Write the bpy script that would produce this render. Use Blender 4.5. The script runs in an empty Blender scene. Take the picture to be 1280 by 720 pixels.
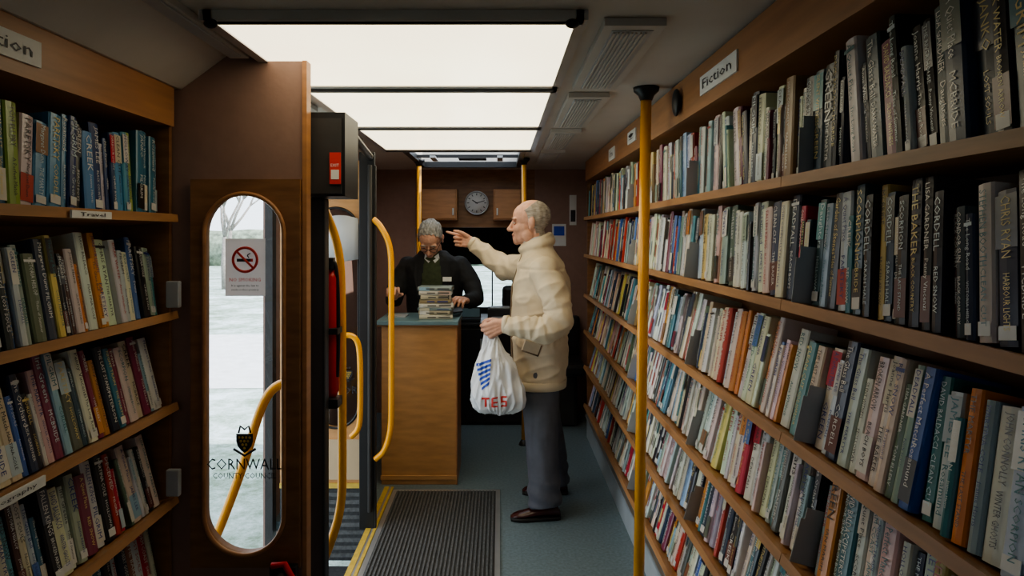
import bpy, math, random
from mathutils import Vector, Matrix, noise
random.seed(7)
scene = bpy.context.scene
V = Vector

# ---------------------------------------------------------------- materials
def mat(name, col, rough=0.5, metal=0.0, var=0.12, scale=8.0, bump=0.0, bscale=60.0, stretch=(1,1,1), emit=0.0, coat=0.0):
    m = bpy.data.materials.new(name); m.use_nodes = True
    nt = m.node_tree; b = nt.nodes['Principled BSDF']
    tc = nt.nodes.new('ShaderNodeTexCoord'); mp = nt.nodes.new('ShaderNodeMapping')
    mp.inputs['Scale'].default_value = stretch
    nt.links.new(tc.outputs['Object'], mp.inputs['Vector'])
    n = nt.nodes.new('ShaderNodeTexNoise'); n.inputs['Scale'].default_value = scale; n.inputs['Detail'].default_value = 4
    nt.links.new(mp.outputs['Vector'], n.inputs['Vector'])
    r = nt.nodes.new('ShaderNodeValToRGB')
    r.color_ramp.elements[0].position = 0.3; r.color_ramp.elements[1].position = 0.7
    r.color_ramp.elements[0].color = (*[max(0,c*(1-var)) for c in col], 1)
    r.color_ramp.elements[1].color = (*[min(1,c*(1+var)) for c in col], 1)
    nt.links.new(n.outputs['Fac'], r.inputs['Fac'])
    nt.links.new(r.outputs['Color'], b.inputs['Base Color'])
    b.inputs['Roughness'].default_value = rough; b.inputs['Metallic'].default_value = metal
    b.inputs['Coat Weight'].default_value = coat
    if emit > 0:
        nt.links.new(r.outputs['Color'], b.inputs['Emission Color']); b.inputs['Emission Strength'].default_value = emit
    if bump > 0:
        n2 = nt.nodes.new('ShaderNodeTexNoise'); n2.inputs['Scale'].default_value = bscale; n2.inputs['Detail'].default_value = 3
        nt.links.new(mp.outputs['Vector'], n2.inputs['Vector'])
        bp = nt.nodes.new('ShaderNodeBump'); bp.inputs['Strength'].default_value = bump; bp.inputs['Distance'].default_value = 0.01
        nt.links.new(n2.outputs['Fac'], bp.inputs['Height']); nt.links.new(bp.outputs['Normal'], b.inputs['Normal'])
    return m

def glass_mat(name, tint=(0.95,0.98,1.0), refl=0.05):
    m = bpy.data.materials.new(name); m.use_nodes = True
    nt = m.node_tree; nt.nodes.clear()
    o = nt.nodes.new('ShaderNodeOutputMaterial'); t = nt.nodes.new('ShaderNodeBsdfTransparent'); g = nt.nodes.new('ShaderNodeBsdfGlossy')
    g.inputs['Roughness'].default_value = 0.02; t.inputs['Color'].default_value = (*tint, 1)
    mx = nt.nodes.new('ShaderNodeMixShader'); mx.inputs['Fac'].default_value = refl
    nt.links.new(t.outputs[0], mx.inputs[1]); nt.links.new(g.outputs[0], mx.inputs[2]); nt.links.new(mx.outputs[0], o.inputs['Surface'])
    return m

def thin_mat(name, col, k=0.5):
    m = bpy.data.materials.new(name); m.use_nodes = True
    nt = m.node_tree; b = nt.nodes['Principled BSDF']; o=nt.nodes['Material Output']
    b.inputs['Base Color'].default_value=(*col,1); b.inputs['Roughness'].default_value=.5
    t=nt.nodes.new('ShaderNodeBsdfTranslucent'); t.inputs['Color'].default_value=(*col,1)
    mx=nt.nodes.new('ShaderNodeMixShader'); mx.inputs['Fac'].default_value=k
    nt.links.new(b.outputs[0],mx.inputs[1]); nt.links.new(t.outputs[0],mx.inputs[2]); nt.links.new(mx.outputs[0],o.inputs['Surface'])
    return m

def attr_mat(name, rough=0.35):
    m = bpy.data.materials.new(name); m.use_nodes = True
    nt = m.node_tree; b = nt.nodes['Principled BSDF']
    a = nt.nodes.new('ShaderNodeAttribute'); a.attribute_name = 'Col'
    n = nt.nodes.new('ShaderNodeTexNoise'); n.inputs['Scale'].default_value = 30
    tc = nt.nodes.new('ShaderNodeTexCoord'); nt.links.new(tc.outputs['Object'], n.inputs['Vector'])
    mx = nt.nodes.new('ShaderNodeMixRGB'); mx.blend_type = 'MULTIPLY'; mx.inputs['Fac'].default_value = 0.15
    nt.links.new(a.outputs['Color'], mx.inputs[1]); nt.links.new(n.outputs['Fac'], mx.inputs[2])
    nt.links.new(mx.outputs[0], b.inputs['Base Color'])
    b.inputs['Roughness'].default_value = rough; b.inputs['Coat Weight'].default_value = 0.25; b.inputs['Coat Roughness'].default_value = 0.15
    return m

WOODD = mat('wood_brown', (0.27,0.13,0.055), 0.42, var=0.22, scale=3, stretch=(3,1,14))
WOODH = mat('wood_header', (0.43,0.205,0.09), 0.4, var=0.15, scale=3, stretch=(2,1,12))
WOODS = mat('wood_shelf', (0.42,0.215,0.095), 0.4, var=0.2, scale=4, stretch=(10,1,10))
WOODL = mat('wood_light', (0.54,0.29,0.12), 0.38, var=0.14, scale=3, stretch=(2,2,9))
MAUVE = mat('wall_laminate', (0.31,0.19,0.15), 0.55, var=0.06, scale=20, bump=0.05)
CEIL = mat('ceiling_panel', (0.62,0.58,0.53), 0.5, var=0.04, scale=6)
VENT = mat('vent_plastic', (0.56,0.53,0.49), 0.45, var=0.04)
FLOOR = mat('floor_vinyl', (0.17,0.225,0.25), 0.42, var=0.2, scale=70, bump=0.06, bscale=200)
RUBBER = mat('mat_rubber', (0.045,0.048,0.052), 0.65, var=0.3, scale=60)
RUBRIB = mat('mat_rib', (0.10,0.105,0.11), 0.6, var=0.3, scale=60)
ALU = mat('aluminium', (0.55,0.56,0.57), 0.35, metal=0.7, var=0.06)
YEL = mat('rail_yellow', (0.90,0.40,0.01), 0.32, var=0.06, coat=0.3)
YELS = mat('nosing_yellow', (0.60,0.42,0.08), 0.5, var=0.15, scale=30)
BLK = mat('black_paint', (0.014,0.014,0.016), 0.4, var=0.2)
DARK = mat('dark_trim', (0.035,0.032,0.032), 0.6, var=0.2)
RED = mat('red_paint', (0.62,0.02,0.02), 0.35, var=0.1)
WHITE = mat('white_card', (0.80,0.80,0.78), 0.5, var=0.03)
CREAM = mat('cream_panel', (0.50,0.38,0.24), 0.5, var=0.05)
GREY = mat('grey_plastic', (0.42,0.44,0.46), 0.4, var=0.05)
PLINTH = mat('plinth_grey', (0.40,0.44,0.47), 0.45, var=0.06)
SIGNRED = mat('sign_red', (0.65,0.05,0.04), 0.5, var=0.05)
INK = mat('ink_dark', (0.02,0.02,0.03), 0.5, var=0.05)
BLUE = mat('print_blue', (0.03,0.08,0.50), 0.45, var=0.1)
STICK = thin_mat('window_sticker', (0.92,0.88,0.88), .55)
PAPER = thin_mat('thin_paper', (0.85,0.88,0.92), .5)
GLASS = glass_mat('window_glass')
DIFF = mat('light_diffuser', (1.0,0.86,0.61), 0.25, var=0.06, scale=2.0, emit=2.1)
CTOP = mat('counter_top', (0.16,0.26,0.30), 0.35, var=0.1)
BOOKM = attr_mat('book_jackets')
SKIN = mat('skin', (0.64,0.35,0.25), 0.5, var=0.14, scale=35, bump=0.05, bscale=120)
HAIRW = mat('hair_white', (0.42,0.37,0.32), 0.7, var=0.35, scale=30, stretch=(1,1,4), bump=0.5, bscale=80)
HAIRG = mat('hair_grey', (0.30,0.29,0.27), 0.7, var=0.5, scale=38, stretch=(4,1,1), bump=0.7, bscale=80)
JACK = mat('jacket_beige', (0.66,0.55,0.40), 0.75, var=0.06, scale=14, bump=0.12, bscale=30)
JTRIM = mat('jacket_trim', (0.20,0.14,0.09), 0.7)
TROU = mat('trouser_slate', (0.10,0.103,0.125), 0.8, var=0.15, scale=12, bump=0.1, bscale=40)
SHOE = mat('shoe_oxblood', (0.06,0.018,0.016), 0.22, var=0.2)
SOLE = mat('shoe_sole', (0.015,0.012,0.01), 0.6)
BLAZ = mat('blazer_black', (0.018,0.019,0.022), 0.8, var=0.2, bump=0.1, bscale=40)
SWEAT = mat('sweater_olive', (0.055,0.07,0.035), 0.85, var=0.2, scale=40)
SHIRT = mat('shirt_pale', (0.6,0.62,0.62), 0.7)
BAGM = mat('bag_plastic', (0.84,0.85,0.88), 0.38, var=0.04, bump=0.3, bscale=22)
EYEW = mat('eye_white', (0.62,0.56,0.52), 0.2); EYEI = mat('eye_iris', (0.05,0.04,0.03), 0.15)
LIP = mat('lips', (0.48,0.21,0.17), 0.5)

# ---------------------------------------------------------------- builder
_tc = {}
def text_data(s):
    if s in _tc: return _tc[s]
    cu = bpy.data.curves.new('t', 'FONT'); cu.body = s; cu.resolution_u = 1
    ob = bpy.data.objects.new('t', cu); scene.collection.objects.link(ob)
    dg = bpy.context.evaluated_depsgraph_get(); e = ob.evaluated_get(dg); me = e.to_mesh()
    vs = [(v.co.x, v.co.y) for v in me.vertices]; fs = [tuple(p.vertices) for p in me.polygons]
    e.to_mesh_clear(); bpy.data.objects.remove(ob); bpy.data.curves.remove(cu)
    x0=min(v[0] for v in vs); x1=max(v[0] for v in vs); y0=min(v[1] for v in vs); y1=max(v[1] for v in vs)
    vs = [((a-x0)/(x1-x0), (b-y0)/(y1-y0)) for a,b in vs]
    _tc[s] = (vs, fs, (x1-x0)/(y1-y0)); return _tc[s]

class MB:
    def __init__(s): s.v=[]; s.f=[]; s.m=[]; s.s=[]; s.mats=[]; s.c=[]
    def mi(s, m):
        if m not in s.mats: s.mats.append(m)
        return s.mats.index(m)
    def add(s, vs, fs, m=None, smooth=False, col=None):
        o=len(s.v); s.v.extend(tuple(p) for p in vs); k = s.mi(m) if m else 0
        for f in fs:
            s.f.append(tuple(i+o for i in f)); s.m.append(k); s.s.append(smooth); s.c.append(col)
    def box(s, x0,x1,y0,y1,z0,z1, m, M=None):
        p=[V((x,y,z)) for z in (z0,z1) for y in (y0,y1) for x in (x0,x1)]
        if M: p=[M@q for q in p]
        s.add(p, [(0,2,3,1),(4,5,7,6),(0,1,5,4),(2,6,7,3),(0,4,6,2),(1,3,7,5)], m)
    def obox(s, O,u,v,w, u0,u1,v0,v1,w0,w1, m, col=None):
        p=[O+u*a+v*b+w*c for b in (v0,v1) for c in (w0,w1) for a in (u0,u1)]
        s.add(p, [(0,2,3,1),(4,5,7,6),(0,1,5,4),(2,6,7,3),(0,4,6,2),(1,3,7,5)], m, col=col)
    def loft(s, rings, m=None, smooth=True, caps=True, closed=False):
        n=len(rings[0]); vs=[p for r in rings for p in r]; fs=[]
        R=len(rings)
        for i in range(R if closed else R-1):
            j=(i+1)%R
            for k in range(n):
                fs.append((i*n+k, i*n+(k+1)%n, j*n+(k+1)%n, j*n+k))
        if caps and not closed:
            fs.append(tuple(range(n-1,-1,-1))); fs.append(tuple((R-1)*n+k for k in range(n)))
        s.add(vs, fs, m, smooth)
    def tube(s, pts, r, m=None, n=12, caps=True, closed=False, flat=1.0):
        pts=[V(p) for p in pts]; N=len(pts)
        rr = r if isinstance(r,(list,tuple)) else [r]*N
        rings=[]; prev=None
        for i in range(N):
            if closed: t=pts[(i+1)%N]-pts[i-1]
            else: t=pts[min(i+1,N-1)]-pts[max(i-1,0)]
            t.normalize()
            if prev is None:
                a = V((0,0,1)) if abs(t.z)<0.9 else V((1,0,0))
                nrm=(a-t*a.dot(t)).normalized()
            else: nrm=(prev-t*prev.dot(t)).normalized()
            prev=nrm; b=t.cross(nrm)
            rings.append([pts[i]+nrm*math.cos(2*math.pi*k/n)*rr[i]+b*math.sin(2*math.pi*k/n)*rr[i]*flat for k in range(n)])
        s.loft(rings, m, True, caps, closed)
    def ell(s, c, r, m=None, M=None, n=16, k=10):
        c=V(c); r = (r,r,r) if isinstance(r,(int,float)) else r
        vs=[]; fs=[]
        vs.append(V((0,0,r[2])))
        for i in range(1,k):
            th=math.pi*i/k
            for j in range(n):
                ph=2*math.pi*j/n
                vs.append(V((r[0]*math.sin(th)*math.cos(ph), r[1]*math.sin(th)*math.sin(ph), r[2]*math.cos(th))))
        vs.append(V((0,0,-r[2])))
        for j in range(n): fs.append((0,1+j,1+(j+1)%n))
        for i in range(k-2):
            for j in range(n):
                fs.append((1+i*n+j,1+(i+1)*n+j,1+(i+1)*n+(j+1)%n,1+i*n+(j+1)%n))
        L=len(vs)-1
        for j in range(n): fs.append((L,1+(k-2)*n+(j+1)%n,1+(k-2)*n+j))
        if M: vs=[M@p for p in vs]
        s.add([c+p for p in vs], fs, m, True)
    def caps(s, pts, rr, m=None, n=12):
        for i,p in enumerate(pts): s.ell(p, rr[i], m, n=n, k=8)
        for i in range(len(pts)-1): s.tube([pts[i],pts[i+1]], [rr[i],rr[i+1]], m, n=n)
    def text(s, body, O, right, up, width=None, height=None, m=None, col=None):
        vs,fs,asp=text_data(body)
        if width is None: width=height*asp
        if height is None: height=width/asp
        s.add([V(O)+V(right)*(a*width)+V(up)*(b*height) for a,b in vs], fs, m, col=col)
    def build(s, name, parent=None, bevel=0, colattr=False):
        me=bpy.data.meshes.new(name); me.from_pydata([tuple(p) for p in s.v],[],s.f)
        for m in s.mats: me.materials.append(m)
        me.polygons.foreach_set('material_index', s.m); me.polygons.foreach_set('use_smooth', s.s)
        if colattr:
            a=me.color_attributes.new('Col','FLOAT_COLOR','CORNER'); d=[]
            for p in me.polygons:
                c=s.c[p.index] or (0.5,0.5,0.5)
                d.extend([c[0],c[1],c[2],1.0]*p.loop_total)
            a.data.foreach_set('color', d)
        me.update()
        ob=bpy.data.objects.new(name, me); scene.collection.objects.link(ob)
        if parent: ob.parent=parent
        if bevel:
            b=ob.modifiers.new('bevel','BEVEL'); b.width=bevel; b.segments=2; b.limit_method='ANGLE'
        return ob

def fuse(mb, voxel, smooth=4, disp=None):
    me=bpy.data.meshes.new('tmp'); me.from_pydata([tuple(p) for p in mb.v],[],mb.f); me.update()
    ob=bpy.data.objects.new('tmp',me); scene.collection.objects.link(ob)
    r=ob.modifiers.new('r','REMESH'); r.mode='VOXEL'; r.voxel_size=voxel
    if smooth:
        sm=ob.modifiers.new('s','SMOOTH'); sm.iterations=smooth; sm.factor=0.5
    dg=bpy.context.evaluated_depsgraph_get(); e=ob.evaluated_get(dg); m2=e.to_mesh()
    vs=[]
    for v in m2.vertices:
        p=v.co.copy()
        if disp: p += v.normal*disp(p, v.normal)
        vs.append(p)
    fs=[tuple(p.vertices) for p in m2.polygons]
    e.to_mesh_clear(); bpy.data.objects.remove(ob); bpy.data.meshes.remove(me)
    return vs, fs

def chaikin(pts, it=3):
    pts=[V(p) for p in pts]
    for _ in range(it):
        q=[pts[0]]
        for a,b in zip(pts[:-1],pts[1:]):
            q.append(a*0.75+b*0.25); q.append(a*0.25+b*0.75)
        q.append(pts[-1]); pts=q
    return pts

def plate_oval(mb, x0,x1,z0,z1, ox0,ox1,oz0,oz1, y0,y1, m, rim=None, glass=True):
    cx=(ox0+ox1)/2; cz=(oz0+oz1)/2; r=(ox1-ox0)/2; hz=(oz1-oz0)/2-r
    angs=[2*math.pi*i/72 for i in range(72)]
    for X,Z in ((x0,z0),(x0,z1),(x1,z0),(x1,z1)): angs.append(math.atan2(Z-cz,X-cx)%(2*math.pi))
    for s in (1,-1):
        for i in range(25):
            t=math.pi*i/24; angs.append(math.atan2(s*(hz+r*math.sin(t)), r*math.cos(t))%(2*math.pi))
    angs=sorted(set(round(a,6) for a in angs)); outer=[]; inner=[]
    for a in angs:
        dx,dz=math.cos(a),math.sin(a)
        t=1e9
        if dx>1e-6: t=min(t,(x1-cx)/dx)
        if dx<-1e-6: t=min(t,(x0-cx)/dx)
        if dz>1e-6: t=min(t,(z1-cz)/dz)
        if dz<-1e-6: t=min(t,(z0-cz)/dz)
        outer.append((cx+dx*t,cz+dz*t))
        if abs(dx)>1e-6 and abs(dz*(r/abs(dx)))<=hz: ti=r/abs(dx)
        else:
            c=hz*(1 if dz>0 else -1); B=-dz*c; C=c*c-r*r
            ti=-B+math.sqrt(max(0,B*B-C))
        inner.append((cx+dx*ti,cz+dz*ti))
    n=len(angs)
    vs=[V((a,y0,b)) for a,b in outer]+[V((a,y0,b)) for a,b in inner]+[V((a,y1,b)) for a,b in outer]+[V((a,y1,b)) for a,b in inner]
    fs=[]
    for k in range(n):
        j=(k+1)%n
        fs += [(k,j,n+j,n+k),(2*n+k,3*n+k,3*n+j,2*n+j),(n+k,n+j,3*n+j,3*n+k),(k,2*n+k,2*n+j,j)]
    mb.add(vs,fs,m)
    if rim: mb.tube([V((a,y0-0.002,b)) for a,b in inner], 0.007, rim, n=8, closed=True)
    if glass: mb.add([V((a,(y0+y1)/2,b)) for a,b in inner],[tuple(range(n))],GLASS)

def single(name, boxes, bevel=0, parent=None):
    mb=MB()
    for b in boxes: mb.box(*b)
    return mb.build(name, bevel=bevel, parent=parent)

# ---------------------------------------------------------------- room shell
CZ=2.10
single('floor', [(-0.68,0.87,-1.2,5.9,-0.05,0,FLOOR),(-1.22,-0.68,-1.2,2.17,-0.05,0,FLOOR),(-1.22,-0.68,3.66,5.9,-0.05,0,FLOOR),(-1.22,0.87,5.9,7.3,-0.05,0.0,DARK)])
single('entrance_steps', [(-0.97,-0.681,2.17,3.58,-0.24,-0.20,RUBBER),(-1.2,-0.97,2.17,3.58,-0.44,-0.40,RUBBER),(-0.70,-0.681,2.17,3.58,-0.24,-0.05,GREY),
   (-0.99,-0.97,2.17,3.58,-0.44,-0.2,GREY),(-0.975,-0.94,2.17,3.58,-0.2,-0.19,YELS)])
single('trim_1', [(-0.70,-0.672,2.17,4.15,0,0.008,YELS),(-0.672,-0.66,2.17,4.15,0,0.006,ALU),(-0.66,-0.645,2.17,4.15,0,0.007,YELS)])
single('wall_right', [(0.87,0.92,-1.2,7.3,-0.05,2.2,MAUVE)])
single('wall_back', [(-1.22,-0.6,-1.25,-1.2,-0.05,2.2,MAUVE),(0.2,0.87,-1.25,-1.2,-0.05,2.2,MAUVE),(-0.6,0.2,-1.25,-1.2,-0.05,1.2,MAUVE),(-0.6,0.2,-1.25,-1.2,1.75,2.2,MAUVE)])
single('fill_window', [(-0.6,0.2,-1.23,-1.225,1.2,1.75,GLASS),(-0.62,-0.58,-1.26,-1.19,1.18,1.77,BLK),(0.18,0.22,-1.26,-1.19,1.18,1.77,BLK),(-0.58,0.18,-1.26,-1.19,1.18,1.22,BLK),(-0.58,0.18,-1.26,-1.19,1.73,1.77,BLK)])  # added window and wall opening behind the camera, letting in daylight as frontal fill
single('wall_left', [(-1.27,-1.22,-1.2,2.15,-0.5,2.2,MAUVE),(-1.27,-1.22,3.66,7.3,-0.5,2.2,MAUVE),(-1.27,-1.22,2.15,3.66,1.95,2.2,MAUVE),(-1.24,-1.2,3.6,3.66,-0.4,1.95,DARK),(-1.24,-1.2,2.15,2.2,-0.4,1.95,BLK)])
single('ceiling', [(-1.22,0.87,-1.2,4.5,CZ,2.2,CEIL),(-1.22,-0.62,4.5,5.45,CZ,2.2,CEIL),(0.15,0.87,4.5,5.45,CZ,2.2,CEIL),(-1.22,0.87,5.45,7.3,CZ,2.2,CEIL)])
cv=MB()
cv.add([V((-1.22,-1.2,1.99)),V((-0.99,-1.2,1.99)),V((-0.84,-1.2,CZ)),V((-1.22,-1.2,CZ)),V((-1.22,2.12,1.99)),V((-0.99,2.12,1.99)),V((-0.84,2.12,CZ)),V((-1.22,2.12,CZ))],
  [(0,1,2,3),(7,6,5,4),(0,4,5,1),(1,5,6,2),(2,6,7,3),(3,7,4,0)],CEIL)
cv.build('trim_2')
p=MB()
plate_oval(p,-1.22,-0.61,0.0,CZ,-0.915,-0.658,0.55,1.669,2.12,2.15,MAUVE,glass=False)
p.box(-0.612,-0.598,2.112,2.158,0,CZ,WOODH)
p.build('wall_partition')
d=MB()
plate_oval(d,-0.952,-0.615,0.515,1.71,-0.909,-0.664,0.555,1.665,2.098,2.119,WOODD,rim=WOODH)
d.build('door_1')
sg=MB()
yb=2.106
sg.box(-0.847,-0.724,yb-0.001,yb,1.35,1.527,STICK)
cx,cz=-0.7855,1.462
yb-=.001
sg.tube([V((cx+0.037*math.cos(a*math.pi/18),yb-0.002,cz+0.037*math.sin(a*math.pi/18))) for a in range(36)],0.004,SIGNRED,n=6,closed=True)
sg.tube([V((cx-0.026,yb-0.003,cz+0.026)),V((cx+0.026,yb-0.003,cz-0.026))],0.0035,SIGNRED,n=6)
sg.box(cx-0.025,cx+0.018,yb-0.003,yb-0.001,cz-0.006,cz+0.003,INK)
sg.box(cx+0.018,cx+0.024,yb-0.003,yb-0.001,cz-0.006,cz+0.003,SIGNRED)
sg.tube(chaikin([(cx+.012,yb-.002,cz+.006),(cx+.006,yb-.002,cz+.014),(cx+.016,yb-.002,cz+.02)]),.0015,INK,n=5)
sg.text('NO SMOKING',(cx-0.048,yb-0.002,1.395),(1,0,0),(0,0,1),width=0.096,m=SIGNRED)
for k,sx in enumerate(('It is against the law to','smoke in these premises')): sg.text(sx,(cx-0.042,yb-0.002,1.377-0.012*k),(1,0,0),(0,0,1),width=0.084,m=INK)
sg.build('no_smoking_sign')
cr=MB()
yb=2.106
cr.text('CORNWALL',(-0.903,yb-0.002,0.815),(1,0,0),(0,0,1),width=0.232,height=0.034,m=INK)
cr.text('COUNTY COUNCIL',(-0.885,yb-0.002,0.787),(1,0,0),(0,0,1),width=0.195,height=0.018,m=INK)
def crest(mb,cx,cy,cz,s):
    sh=[(-1,1),(1,1),(1,0.1),(0.8,-0.5),(0.4,-1),(0,-1.3),(-0.4,-1),(-0.8,-0.5),(-1,0.1)]
    mb.add([V((cx+a*s,cy,cz+b*s)) for a,b in sh],[tuple(range(9))],INK)
    for i in range(4):
        for j in range(4-i): mb.ell((cx+(j-(3-i)/2)*s*0.42,cy-0.002,cz+0.55*s-i*0.42*s),(s*0.16,0.001,s*0.16),YELS,n=8,k=6)
    mb.tube([V((cx-1.3*s,cy,cz-0.8*s)),V((cx,cy,cz-1.6*s)),V((cx+1.3*s,cy,cz-0.8*s))],0.15*s,INK,n=6)
    mb.tube([V((cx-0.7*s,cy,cz+1.1*s)),V((cx-0.5*s,cy,cz+1.9*s)),V((cx,cy,cz+1.5*s)),V((cx+0.5*s,cy,cz+1.9*s)),V((cx+0.7*s,cy,cz+1.1*s))],0.13*s,INK,n=6)
crest(cr,-0.787,yb-0.003,0.90,0.026)
cr.build('council_crest_decal')

d=MB()
plate_oval(d,-1.16,-0.70,0.23,1.93,-0.99,-0.745,0.52,1.68,3.60,3.635,WOODL,rim=BLK)
d.box(-1.0,-0.72,3.59,3.60,0.25,0.46,CREAM)
d.box(-1.16,-0.70,3.59,3.635,0.205,0.23,YELS); d.box(-1.16,-0.70,3.60,3.635,-0.18,0.205,RUBBER)
for i in range(9): d.box(-1.15,-0.71,3.594,3.60,-0.16+i*.04,-0.14+i*.04,RUBRIB)
crest(d,-0.80,3.598,0.80,0.022)
d.text('COR',(-0.87,3.598,0.70),(1,0,0),(0,0,1),width=0.12,m=INK)
d.build('door_2')
n_=MB(); rg=[]
for i in range(9):
    a=i/8; x=-0.93+0.19*a; y=3.57-0.02*math.sin(a*math.pi)
    rg.append([V((x,y,1.38+0.03*a)),V((x,y-0.001,1.38+0.03*a)),V((x,y-0.004,1.62+0.02*math.sin(a*3))),V((x,y,1.62+0.02*math.sin(a*3)))])
n_.loft(rg,PAPER); n_.build('paper_notice')

single('wall_front', [(-1.22,-0.73,5.9,5.96,0,CZ,MAUVE),(0.30,0.87,5.9,5.96,0,CZ,MAUVE),(-0.73,0.30,5.9,5.96,1.60,CZ,WOODD),(-0.73,0.30,5.9,5.96,0,0.62,DARK)])
single('wall_cab', [(-1.22,0.87,7.3,7.35,0,0.76,DARK),(-1.22,0.87,7.3,7.35,1.22,2.2,DARK),(-1.22,-0.55,7.3,7.35,0.76,1.22,DARK),(0.55,0.87,7.3,7.35,0.76,1.22,DARK),(-1.215,-1.2,5.96,7.3,0,2.1,DARK),(0.85,0.865,5.96,7.3,0,2.1,DARK)])
single('window_1', [(-0.55,0.55,7.32,7.325,0.76,1.22,GLASS),(-0.09,-0.075,7.31,7.33,0.76,1.22,BLK)])
single('overhead_cabinet', [(-0.67,-0.36,5.72,5.898,1.66,1.92,WOODH),(-0.66,-0.37,5.712,5.72,1.67,1.91,WOODH),(-0.40,-0.385,5.70,5.712,1.70,1.76,ALU)],0.004)
single('overhead_cabinet.001', [(-0.055,0.18,5.72,5.898,1.66,1.92,WOODH),(-0.045,0.17,5.712,5.72,1.67,1.91,WOODH),(-0.03,-0.015,5.70,5.712,1.70,1.76,ALU)],0.004)
c=MB(); cx,cy,cz=-0.2,5.87,1.81
c.tube([V((cx,5.899,cz)),V((cx,5.86,cz))],0.10,BLK,n=40); c.tube([V((cx,5.862,cz)),V((cx,5.857,cz))],0.09,WHITE,n=40)
c.tube([V((cx+0.098*math.cos(i*math.pi/24),5.858,cz+0.098*math.sin(i*math.pi/24))) for i in range(48)],0.006,ALU,n=6,closed=True)
for i in range(12):
    a=i*math.pi/6; c.box(-0.003,0.003,-0.001,0.001,0.065,0.082,INK,M=Matrix.Translation((cx,5.855,cz))@Matrix.Rotation(a,4,'Y'))
c.box(-0.004,0.004,-0.001,0.001,-0.01,0.045,INK,M=Matrix.Translation((cx,5.853,cz))@Matrix.Rotation(-1.0,4,'Y'))
c.box(-0.003,0.003,-0.001,0.001,-0.01,0.07,INK,M=Matrix.Translation((cx,5.853,cz))@Matrix.Rotation(1.3,4,'Y'))
c.build('wall_clock')
m_=MB(); m_.box(-0.6,0.5,6.9,7.28,0.3,0.70,DARK); m_.box(-0.1,0.35,6.86,6.95,0.64,0.74,BLK); m_.build('dashboard',bevel=0.03)
m_=MB()
m_.tube([V((0.2+0.17*math.cos(i*math.pi/16),6.76+0.07*math.sin(i*math.pi/16),0.88+0.15*math.sin(i*math.pi/16))) for i in range(32)],0.013,BLK,closed=True)
m_.tube([(0.2,6.76,0.88),(0.2,6.85,0.77)],0.02,BLK)
for a in (0.3,2.8,4.7): m_.tube([(0.2,6.76,0.88),(0.2+0.16*math.cos(a),6.76+0.06*math.sin(a),0.88+0.14*math.sin(a))],0.01,BLK)
m_.build('steering_wheel')
m_=MB(); m_.box(0.0,0.42,6.1,6.5,0.45,0.57,BLK); m_.box(0.02,0.40,6.08,6.18,0.55,1.08,BLK); m_.box(0.1,0.32,6.08,6.16,1.1,1.24,BLK); m_.box(0.1,0.32,6.2,6.4,0,0.45,BLK); m_.build('driver_seat',bevel=0.035)
m_=MB(); m_.box(0.36,0.68,5.35,5.8,0.42,0.52,BLK); m_.box(0.36,0.68,5.78,5.86,0.5,0.85,BLK); m_.box(0.42,0.62,5.45,5.75,0,0.42,DARK); m_.build('passenger_seat',bevel=0.03)
m_=MB(); m_.box(-0.46,0.22,5.50,5.88,0.03,0.80,DARK); m_.box(-0.48,0.24,5.48,5.89,0.80,0.825,BLK); m_.box(-.45,-.13,5.492,5.50,.06,.78,BLK); m_.box(-.115,.21,5.492,5.50,.06,.78,BLK); m_.box(-.16,-.145,5.48,5.492,.6,.7,ALU); m_.box(-.44,.2,5.52,5.86,0,.03,BLK); m_.build('cab_cupboard',bevel=0.005)
m_=MB(); m_.box(-0.37,-0.16,5.56,5.72,0.826,0.84,BLK); m_.box(-0.37,-0.16,5.725,5.735,0.84,0.93,BLK); m_.box(-0.36,-0.17,5.722,5.725,0.85,0.92,CTOP); m_.build('laptop')
m_=MB(); m_.box(-.10,.10,5.56,5.78,.826,.93,DARK); m_.box(-.08,.08,5.60,5.74,.93,.94,GREY); m_.box(-.07,.07,5.55,5.56,.84,.87,GREY); m_.build('receipt_printer',bevel=.008)
single('wall_poster',[(0.45,0.57,5.893,5.899,1.44,1.63,WHITE),(0.465,0.555,5.889,5.893,1.53,1.61,BLUE)])
single('wall_poster.001',[(0.60,0.66,5.893,5.899,1.62,1.88,WHITE),(0.61,0.65,5.889,5.893,1.65,1.75,INK)])

lp=MB()
for (a,b) in ((1.74,2.47),(2.58,3.40),(3.51,4.32)):
    lp.box(-0.72,0.19,a,b,2.078,2.095,DIFF)
for yy in (1.70,2.47,3.40,4.32):
    h = 0.04 if yy==1.70 else 0.11
    lp.box(-0.74,0.21,yy+0.0,yy+h,2.074,2.10,VENT)
    lp.box(-0.73,0.20,yy+h*0.35,yy+h*0.6,2.069,2.076,BLK if yy==1.70 else DARK)
lp.box(-0.75,-0.72,1.70,4.43,2.074,2.10,ALU); lp.box(0.19,0.22,1.70,4.43,2.074,2.10,ALU)
for x in (-0.72,0.18):
    lp.ell((x,1.70,2.065),(0.018,0.012,0.012),BLK)
lp.build('ceiling_light_panel')
sk=MB()
sk.box(-0.64,0.17,4.47,4.50,2.08,2.12,BLK); sk.box(-0.64,0.17,5.44,5.48,2.075,2.12,BLK); sk.box(-0.64,-0.60,4.5,5.45,2.08,2.12,BLK); sk.box(0.13,0.17,4.5,5.45,2.08,2.12,BLK)
sk.box(-0.62,0.15,4.5,5.45,2.195,2.20,GLASS)
sk.box(-0.6,0.13,4.96,4.99,2.10,2.12,BLK); sk.box(-0.3,-0.1,4.9,5.05,2.085,2.1,DARK); sk.box(-.50,-.46,4.85,5.1,2.085,2.1,ALU); sk.box(-.02,.02,4.85,5.1,2.085,2.1,ALU)
sk.build('roof_hatch')
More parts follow.
